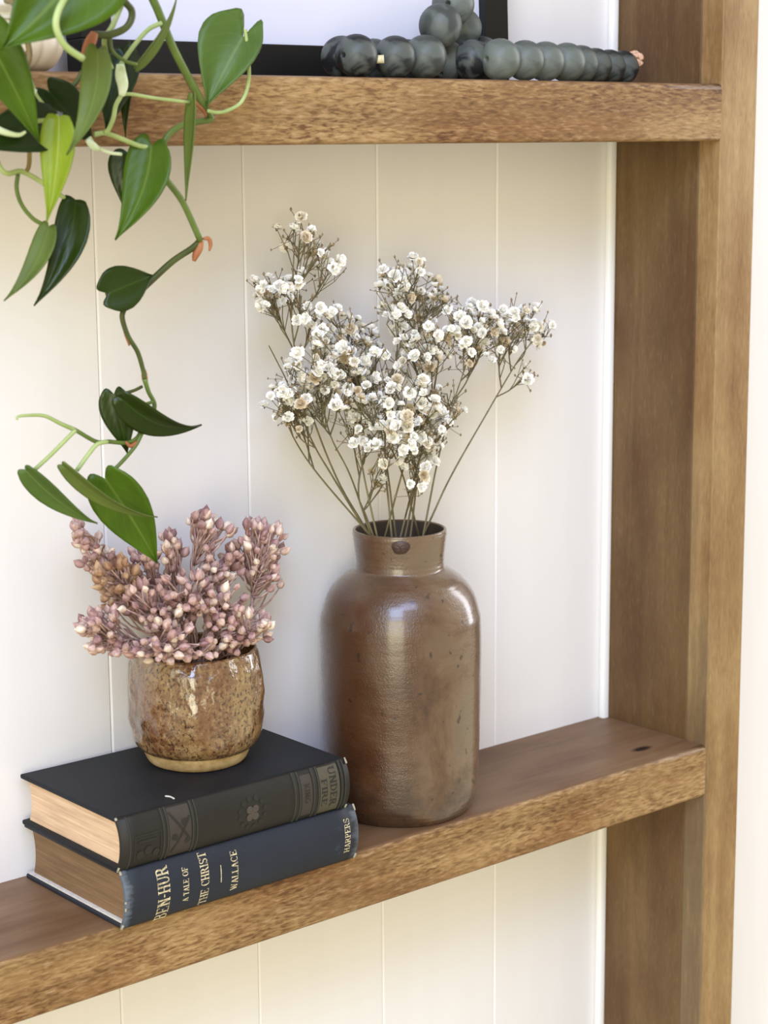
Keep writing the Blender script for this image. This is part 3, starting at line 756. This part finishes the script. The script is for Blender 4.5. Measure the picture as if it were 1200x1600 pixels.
# ------------------------------------------------------------------ picture frame
FR = M('black_frame_lacquer', .45, .35); FR.color(rgb(18, 17, 17)); FR.bump(FR.noise((300, 300, 30), 3), .1, .0004); FR = FR.m
SHEET = M('blank_white_print', .6, .3); SHEET.color(SHEET.mix(SHEET.noise((8, 8, 8), 2), rgb(212, 213, 226), rgb(218, 218, 230))); SHEET = SHEET.m
fr = empty('picture_frame', (0, 0, 0))
tag(fr, 'black picture frame with a blank white sheet, leaning on the wall', 'picture frame')
xi0, xi1 = -.4404, -.1546                        # inner edges
RW, FD, FH, zb = .0205, .016, .40, TOP
tilt = math.radians(2.2)
fr.location = (xi0-RW, -.0335, zb+.0003); fr.rotation_euler = (-tilt, 0, 0)
W = xi1-xi0+2*RW
for nm, (x0, x1, z0, z1) in (('rail', (0, W, 0, RW)), ('rail', (0, W, FH-RW, FH)), ('stile', (0, RW, RW, FH-RW)), ('stile', (W-RW, W, RW, FH-RW))):
    V, F = bevel_box(x0, x1, 0, FD, z0, z1, .0008, 2); mesh(nm, V, F, FR, fr)
V, F = bevel_box(RW-.003, W-RW+.003, .006, .009, RW-.003, FH-RW+.003, 0); tag(mesh('print_sheet', V, F, SHEET, fr), 'blank white sheet')
V, F = bevel_box(RW-.004, W-RW+.004, .0095, .013, RW-.004, FH-RW+.004, 0); mesh('backing_board', V, F, FR, fr)

# ------------------------------------------------------------------ bead garland
def bead_mat():
    m = M('frosted_grey_glass', .42, .5)
    oi = m.n('ShaderNodeObjectInfo'); c = oi.outputs['Color']
    n = m.noise((70, 70, 70), 3, dist=.5); c = m.mix(m.ramp(n, GREY(.46, .58, 0, .85)), c, m.mix(.5, c, rgb(150, 158, 150)))
    m.color(c); m.b.inputs['Transmission Weight'].default_value = .45; m.b.inputs['IOR'].default_value = 1.35
    m.bump(m.noise((500, 500, 500), 2), .12, .0005); return m.m
BEADM = bead_mat()
gl = empty('bead_garland', (-.3, -.08, TOP)); tag(gl, 'garland of large frosted grey glass beads on the upper shelf', 'bead garland')
GO = Vector(gl.location)
def bead_mesh():
    prof = [(.0016, -.0121)]+[(.0125*math.sin(a), -.0125*math.cos(a)) for a in [.2+2.74*i/15 for i in range(16)]]+[(.0016, .0121), (.0014, 0.0)]
    V, F = lathe(prof, 32); F = F[:-2]
    # close the string channel
    n = len(prof); 
    for k in range(32): F.append([(n-1)*32+k, (n-1)*32+(k+1) % 32, (k+1) % 32, k])
    me = bpy.data.meshes.new('bead'); me.from_pydata([tuple(v) for v in V], [], F); me.materials.append(BEADM)
    for p in me.polygons: p.use_smooth = True
    return me
BEAD = bead_mesh()
def x_for(u, Y, Z):
    lo, hi = -1.2, .4
    for _ in range(50):
        mm = (lo+hi)/2
        if pu(Vector((mm, Y, Z))) < u: lo = mm
        else: hi = mm
    return lo
R0 = .0125; centres = []
zt = TOP+R0
for (u, Y, Z, s) in ((534, -.066, zt, 1), (557, -.086, zt, 1), (584, -.060, zt, .95), (617, -.084, zt, 1.0), (637, -.059, zt, .98),
                     (664, -.083, zt+.0006, 1.05), (697, -.060, zt, 1), (688, -.074, TOP+.0325, 1.06), (708, -.062, TOP+.0465, 1.06), (722, -.046, TOP+.0335, 1.0),
                     (738, -.074, zt, 1), (752, -.049, zt+.004, 1)):
    centres.append((Vector((x_for(u, Y, Z), Y, Z)), s))
prev = Vector((x_for(781, -.088, zt), -.088, zt)); centres.append((prev, 1.03)); chain = [prev]
for u, s in ((820, 1), (852, 1), (885, 1), (907, .97), (929, .93), (951, .92), (972, .92)):
    best = None
    for i in range(120):
        Y = -.092+i*.0006; z = TOP+R0*s; c = Vector((x_for(u, Y, z), Y, z))
        if Y < prev.y-.002: continue
        e = abs((c-prev).length-.0236*s)
        if best is None or e < best[0]: best = (e, c)
    prev = best[1]; centres.append((prev, s)); chain.append(prev)
for i, (c, s) in enumerate(centres):
    nx = centres[min(i+1, len(centres)-1)][0]-centres[max(i-1, 0)][0]
    if i >= 12: nx = chain[min(i-11, 7)]-chain[max(i-13, 0)]
    bd = put('bead', BEAD, gl, Matrix.Translation(c-GO) @ frame_z(nx) @ Matrix.Scale(s, 4))
    tone = (0, 0, .4, .1, .1, .35, .5, .4, .7, .8, 0, .1, .95, .7, .8, .8, .55, .25, .15, .05)[i]
    bd.color = tuple(a+(b-a)*tone for a, b in zip(rgb(36, 39, 43), rgb(118, 126, 118)))
TWINE = M('pale_jute_twine', .85, .2); TWINE.color(TWINE.ramp(TWINE.noise((700, 700, 700), 3), ((.3, rgb(170, 130, 104)), (.7, rgb(226, 190, 160))))); TWINE = TWINE.m
CORD = dark_mat('cream_cord', rgb(226, 218, 176), .7)
dirv = (chain[-1]-chain[-2]).normalized(); k0 = at(990, 91, chain[-1].y-.004)
pc = []
for j in range(5):
    a = j*1.3; off = Vector((0, math.cos(a), math.sin(a)))*.0036
    pc.append(tube(smooth_path([k0-RT*.006, k0+off+RT*.001, k0+RT*.004+off*.6-UP*.001*j], 4), .0021, 6))
V, F = join(pc); tag(mesh('twine_knot', [v-GO for v in V], F, TWINE, gl, True), 'pale twine knot at the garland end')
c0 = at(592, 93, -.093); V, F = tube([c0+RT*(-.003), c0+RT*.003+UP*.0003], [.0024, .0024], 8)
mesh('cord', [v-GO for v in V], F, CORD, gl, True)

# ------------------------------------------------------------------ planter
CER = M('cream_ceramic', .4, .4); CER.color(CER.ramp(CER.noise((40, 40, 40), 3), ((.3, rgb(214, 196, 168)), (.7, rgb(230, 216, 192))))); CER = CER.m
CERW = dark_mat('white_ceramic_band', rgb(240, 238, 228), .35)
SOIL = M('potting_soil', .95, .1); SOIL.color(SOIL.ramp(SOIL.noise((300, 300, 300), 4), ((.3, rgb(34, 24, 18)), (.7, rgb(78, 58, 42))))); SOIL.bump(SOIL.noise((250, 250, 250), 4), 1, .003); SOIL = SOIL.m
pc = at(-40, 75, -.053)
pl = empty('ribbed_planter', (pc.x, -.053, TOP)); tag(pl, 'cream ribbed ceramic planter with white rim bands behind the philodendron', 'planter')
rib = lambda r, z, a: r*(1-.055*abs(math.sin(8*a))**.6)
def ring(n): pass
V, F = lathe(dense([(.034, 0), (.040, .003), (.0445, .009), (.0462, .015), (.0448, .021), (.041, .0250), (.036, .026)], 4)+[(.02, .026)], 128, lambda r, z, a: r*(1-.06*(1-abs(math.sin(8*a)))**1.5))
mesh('bowl', V, F, CER, pl, True)
V, F = lathe(dense([(.036, .0252), (.0405, .0256), (.0412, .027), (.0405, .0285), (.0425, .0295), (.047, .031), (.0478, .0335), (.047, .036), (.041, .037)], 4)+[(.02, .037)], 64)
tag(mesh('rim_band', V, F, CERW, pl, True), 'glossy white moulded band')
V, F = lathe(dense([(.038, .0362), (.0435, .039), (.0462, .044), (.0448, .049), (.0435, .051)], 4)+[(.0412, .052), (.0395, .05), (.0395, .04), (.002, .04)], 128, lambda r, z, a: r*(1-(.06*(1-abs(math.sin(8*a)))**1.5 if r > .041 else 0)))
mesh('collar', V, F, CER, pl, True)
V, F = lathe(dense([(.0425, .0503), (.0468, .0515), (.0475, .054), (.0465, .0565)], 3)+[(.0425, .057), (.041, .055), (.041, .0515)], 64)
mesh('rim_band', V, F, CERW, pl, True)
V, F = lathe([(.0395, .0405), (.0392, .0475), (.025, .049), (.001, .0495)], 32); mesh('soil', V, F, SOIL, pl, True)

# ------------------------------------------------------------------ philodendron
def leaf_mat(name, base, rib_c, rough=.3):
    m = M(name, rough, .32)
    uv = m.xyz('UV')
    d = m.math('ABSOLUTE', uv[0])
    c = m.mix(m.ramp(m.noise((45, 45, 45), 3), GREY(.35, .7, 0, 1)), base, tuple(x*1.3 for x in base[:3])+(1,))
    # side veins sweeping from the midrib to the tip
    w = m.math('SINE', m.math('MULTIPLY', m.math('SUBTRACT', uv[1], m.math('MULTIPLY', d, .42)), 46.0))
    c = m.mix(m.math('MULTIPLY', m.ramp(w, bw(.90, 1.0)), .16), c, rib_c)
    c = m.mix(m.ramp(d, ((.02, (.75, .75, .75, 1)), (.075, (0, 0, 0, 1)))), c, rib_c)
    m.color(c)
    tr = m.n('ShaderNodeBsdfTranslucent'); m.l(c, tr.inputs[0])
    mx = m.n('ShaderNodeMixShader'); mx.inputs[0].default_value = .22
    out = m.t.nodes['Material Output']; m.l(m.b.outputs[0], mx.inputs[1]); m.l(tr.outputs[0], mx.inputs[2]); m.l(mx.outputs[0], out.inputs[0])
    m.bump(m.math('ADD', w, m.math('MULTIPLY', m.noise((200, 200, 200), 2), .5)), .03, .001); return m.m
LD = leaf_mat('dark_green_leaf', rgb(36, 52, 6), rgb(56, 76, 22), .3)
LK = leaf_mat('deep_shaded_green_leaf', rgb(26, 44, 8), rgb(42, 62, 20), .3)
LG = leaf_mat('mid_green_leaf', rgb(66, 93, 10), rgb(104, 126, 46), .38)
LL = leaf_mat('lime_green_leaf', rgb(122, 142, 26), rgb(164, 176, 84), .35)
LO = leaf_mat('olive_leaf_underside', rgb(88, 104, 42), rgb(112, 126, 66), .5)
LDU = leaf_mat('dusty_green_leaf', rgb(76, 100, 40), rgb(110, 130, 74), .42)
def stem_mat(name, a, b, r=.4):
    m = M(name, r, .4); m.color(m.ramp(m.noise((60, 60, 60), 3), ((.3, a), (.7, b)))); return m.m
ST_D = stem_mat('dark_green_vine', rgb(50, 56, 18), rgb(78, 88, 34))
ST_G = stem_mat('green_vine', rgb(76, 94, 32), rgb(100, 120, 52))
ST_P = stem_mat('pale_green_petiole', rgb(140, 158, 88), rgb(170, 186, 122))
ST_B = stem_mat('brown_dry_vine', rgb(96, 76, 40), rgb(140, 120, 66))
SHTH = stem_mat('orange_dry_sheath', rgb(140, 80, 42), rgb(172, 116, 76), .6)
SHTW = stem_mat('whitish_young_sheath', rgb(196, 214, 160), rgb(226, 236, 204), .5)

plant = empty('trailing_philodendron', (pl.location.x, pl.location.y, TOP+.05))
tag(plant, 'trailing heart-leaf philodendron hanging over the upper shelf at the left', 'houseplant')
PO = Vector(plant.location)
fpts = ((0, .60), (.04, .76), (.1, .90), (.2, 1), (.33, .98), (.47, .85), (.6, .66), (.72, .46), (.83, .27), (.91, .13), (.96, .06), (1, .006))
def fw(u):
    for (a, x), (b, y) in zip(fpts, fpts[1:]):
        if u <= b: return x+(y-x)*(u-a)/(b-a)
    return 0
def leaf(base, tip, Y, Wpx, mat, turn=0, fold=.25, arch=.08, bend=0.0, lobe=.16, Yt=None, twist=0.0, thick=.0005, ws=(1, 1)):
    A = at(base[0], base[1], Y); Bp = at(tip[0], tip[1], Y if Yt is None else Yt)
    ax = Bp-A; L = ax.length; ax.normalize()
    view = (A-CAM).normalized(); side = ax.cross(view).normalized(); nrm = side.cross(ax).normalized()
    if nrm.dot(view) > 0: nrm = -nrm
    HW = Wpx*px(A)/2
    us = [i/18 for i in range(19)]; vs = [-1+2*i/10 for i in range(11)]
    V, F, UV = [], [], []
    for u in us:
        ang = math.radians(turn+twist*u); s = side*math.cos(ang)+nrm*math.sin(ang); nn = nrm*math.cos(ang)-side*math.sin(ang)
        for v in vs:
            w = HW*fw(u)*(ws[0] if v < 0 else ws[1]); av = abs(v)
            y = u-lobe*math.sin(PI*.80*min(1, av))*(1-u)**3
            z = fold*w*(av**1.3)+arch*L*4*u*(1-u)-.05*HW*math.sin(av*5)*(u > .05)
            V.append(A+ax*(L*y)+s*(v*w)+nn*z+side*(bend*L*4*u*(1-u))-PO); UV.append((v, u))
    n = len(vs)
    for i in range(len(us)-1):
        for k in range(n-1): F.append([i*n+k, i*n+k+1, (i+1)*n+k+1, (i+1)*n+k])
    o = mesh('leaf', V, F, mat, plant, True, None, UV)
    sd = o.modifiers.new('blade', 'SOLIDIFY'); sd.thickness = thick; sd.offset = 0
    return o
def vine(pts, Y, r, mat, name='vine', n=5, r1=None):
    """pts: pixels, each with its own optional depth"""
    P = smooth_path([at(p[0], p[1], p[2] if len(p) > 2 else Y) for p in pts], n)
    rs = [r+((r1 if r1 is not None else r)-r)*i/(len(P)-1) for i in range(len(P))]
    V, F = tube(P, rs, 8); return mesh(name, [v-PO for v in V], F, mat, plant, True)
def sheath(pts, Y, r, mat): 
    P = smooth_path([at(p[0], p[1], Y) for p in pts], 4); k = len(P)-1
    V, F = tube(P, [r*(.35+.65*math.sin(PI*min(1, .15+.8*i/k))) for i in range(len(P))], 8); return mesh('sheath', [v-PO for v in V], F, mat, plant, True)

# main hanging vine, from the planter up over the frame and down
vine([(-40, 20, -.055), (60, -120, -.09), (170, -130, -.13), (237, -5, -.14), (272, 78, -.135), (324, 176, -.125)], -.13, .0021, ST_G)
vine([(324, 176), (330, 186), (312, 190), (288, 194), (262, 212), (252, 240), (257, 275), (285, 315), (313, 376)], -.122, .0017, ST_G)
vine([(313, 376), (300, 388), (270, 408), (237, 438), (212, 462), (194, 482)], -.12, .0018, ST_D)
vine([(194, 482), (191, 497), (200, 525), (215, 550), (224, 580), (226, 592)], -.12, .0015, ST_D, r1=.0012)
vine([(226, 592), (232, 612), (241, 630), (238, 645), (222, 672), (212, 686), (196, 692), (170, 690), (150, 690), (118, 672)], -.12, .0013, ST_G, r1=.0011)
vine([(118, 672), (95, 662), (70, 650), (45, 649), (28, 651), (27, 656)], -.12, .0012, ST_P, r1=.0006)
# petioles of the main vine
vine([(324, 173), (338, 176), (355, 173), (378, 158), (389, 122), (386, 70), (383, 46)], -.13, .0010, ST_P, 'petiole')
vine([(222, 604), (210, 610), (196, 614), (184, 616)], -.118, .0009, ST_D, 'petiole')
vine([(238, 628), (225, 632), (210, 632), (190, 622)], -.124, .0009, ST_G, 'petiole')
vine([(222, 676), (212, 696), (192, 720), (166, 746)], -.122, .0011, ST_G, 'petiole')
vine([(168, 690), (152, 694), (138, 710), (120, 735)], -.126, .0012, ST_P, 'petiole')
vine([(118, 672), (105, 685), (80, 710), (54, 734)], -.124, .0011, ST_P, 'petiole')
vine([(192, 483), (180, 481), (171, 470), (167, 456)], -.12, .0011, ST_D, 'petiole')
# dry orange sheaths at the nodes
sheath([(314, 376), (311, 388), (306, 398), (303, 408)], -.121, .0022, SHTH)
sheath([(318, 373), (326, 373), (329, 382), (327, 392)], -.121, .0012, SHTH)
sheath([(300, 150), (308, 162), (318, 172), (322, 182)], -.126, .0014, SHTH)
sheath([(225, 578), (226, 590), (229, 606)], -.119, .0017, SHTH)
sheath([(192, 500), (196, 520), (202, 540)], -.119, .0010, SHTH)
sheath([(214, 690), (204, 697), (196, 690)], -.122, .0011, SHTH)
sheath([(256, 246), (258, 252), (258, 258)], -.121, .0018, SHTH)
# left cluster
vine([(-40, 20, -.06), (-30, 150, -.11), (0, 262, -.13), (35, 268, -.13), (70, 288, -.13), (104, 312, -.13)], -.13, .0015, ST_P, r1=.0012)
vine([(28, 272), (26, 295), (34, 320), (52, 342), (74, 354)], -.13, .0011, ST_G, 'petiole')
vine([(-40, 20, -.06), (20, -70, -.10), (120, -110, -.15), (187, -8, -.155), (206, 18, -.155), (198, 42, -.155), (172, 54, -.155), (148, 54, -.155)], -.155, .0018, ST_D)
sheath([(148, 52), (142, 64), (136, 78), (130, 90)], -.156, .0030, SHTH)
vine([(104, -8), (90, 20), (88, 45), (102, 72), (130, 92)], -.206, .0016, ST_P, 'petiole')
vine([(196, -6), (176, 40), (164, 60), (166, 85), (174, 108)], -.150, .0014, ST_P, 'petiole')
vine([(172, 58), (176, 80), (195, 95), (214, 101)], -.152, .0009, ST_G, 'petiole')
vine([(252, 36), (232, 46), (212, 68), (196, 90), (188, 102)], -.145, .0012, ST_P, 'petiole')
sheath([(188, 100), (189, 118), (192, 134), (190, 150)], -.146, .0030, SHTW)
vine([(190, 148), (181, 165), (177, 185), (168, 205), (163, 206)], -.145, .0012, ST_P)
vine([(192, 148), (205, 147), (240, 153), (296, 160)], -.140, .0009, ST_P, 'petiole')
vine([(148, 210), (165, 208), (190, 217), (218, 228), (234, 230)], -.138, .0013, ST_P, 'petiole')
vine([(140, 214), (150, 228), (170, 238), (190, 241)], -.134, .0009, SHTW, 'petiole')
sheath([(136, 218), (146, 228), (156, 234)], -.136, .0020, SHTW)
vine([(-40, 20, -.06), (10, 0, -.10), (30, 20, -.12), (46, 80, -.125), (42, 110, -.125), (44, 170, -.125), (46, 250, -.13), (40, 271, -.13)], -.12, .0019, ST_B, r1=.0011)
vine([(46, 80), (22, 105), (20, 160), (28, 215)], -.122, .0014, ST_B)
vine([(44, 112), (50, 130), (58, 150), (70, 165)], -.126, .0009, ST_P, 'petiole')
sheath([(30, 176), (40, 162), (56, 140)], -.150, .0018, SHTW)
vine([(36, 196), (55, 190), (75, 188), (90, 182)], -.150, .0013, ST_P, 'petiole')
vine([(128, 112), (118, 130), (100, 145), (90, 150)], -.120, .0013, ST_D)
vine([(-20, 196), (0, 204), (15, 209), (30, 211), (40, 206)], -.155, .0021, SHTW, r1=.0007)
# leaves
leaf((140, -85), (2, 77), -.190, 176, LG, 6, .10, .05, .06)
leaf((-32, 40), (61, 223), -.175, 84, LG, -18, .15, .06, 0)
leaf((82, 196), (-62, 232), -.150, 84, LK, 20, .1, .05)
leaf((92, 182), (73, 347), -.160, 58, LL, 20, .12, .05, .05, .02)
leaf((152, 78), (104, 242), -.178, 54, LO, 30, .15, .05, .12, .05)
leaf((76, 142), (146, 222), -.128, 76, LK, 10, .15, .05)
leaf((196, 92), (166, 206), -.128, 62, LK, 20, .2, .03)
leaf((205, 84), (196, 214), -.118, 30, LD, 40, .2, .03)
leaf((213, 104), (277, -6), -.150, 22, LO, 50, .3, .04, -.03, .05)
leaf((380, 58), (323, 166), -.128, 118, LDU, 8, .3, .06, 0, .30, ws=(1.04, .6))
leaf((301, 152), (290, 314), -.140, 30, LO, 55, .2, .05, .05, .05)
leaf((199, 238), (196, 332), -.122, 62, LD, 20, .15, .05, .04, .06)
leaf((236, 228), (180, 375), -.140, 76, LG, 20, .2, .06, .10, .10)
leaf((118, 312), (53, 478), -.134, 58, LD, 18, .08, .05, .10, .015)
leaf((76, 354), (6, 470), -.138, 40, LO, 30, .15, .05, .11, .05)
leaf((170, 458), (238, 430), -.126, 72, LD, 0, .02, .08, 0, .20)
leaf((178, 616), (199, 708), -.116, 56, LD, 15, .15, .05, .02, .12)
leaf((188, 620), (315, 664), -.126, 54, LD, 36, .2, .08, -.08, .06)
leaf((40, 734), (152, 818), -.128, 42, LDU, 36, .2, .05, -.02, .05)
leaf((164, 748), (246, 880), -.122, 86, LG, 14, .15, .06, .03, .11)
leaf((98, 726), (246, 808), -.134, 28, LO, 40, .2, .05, -.05, .03)
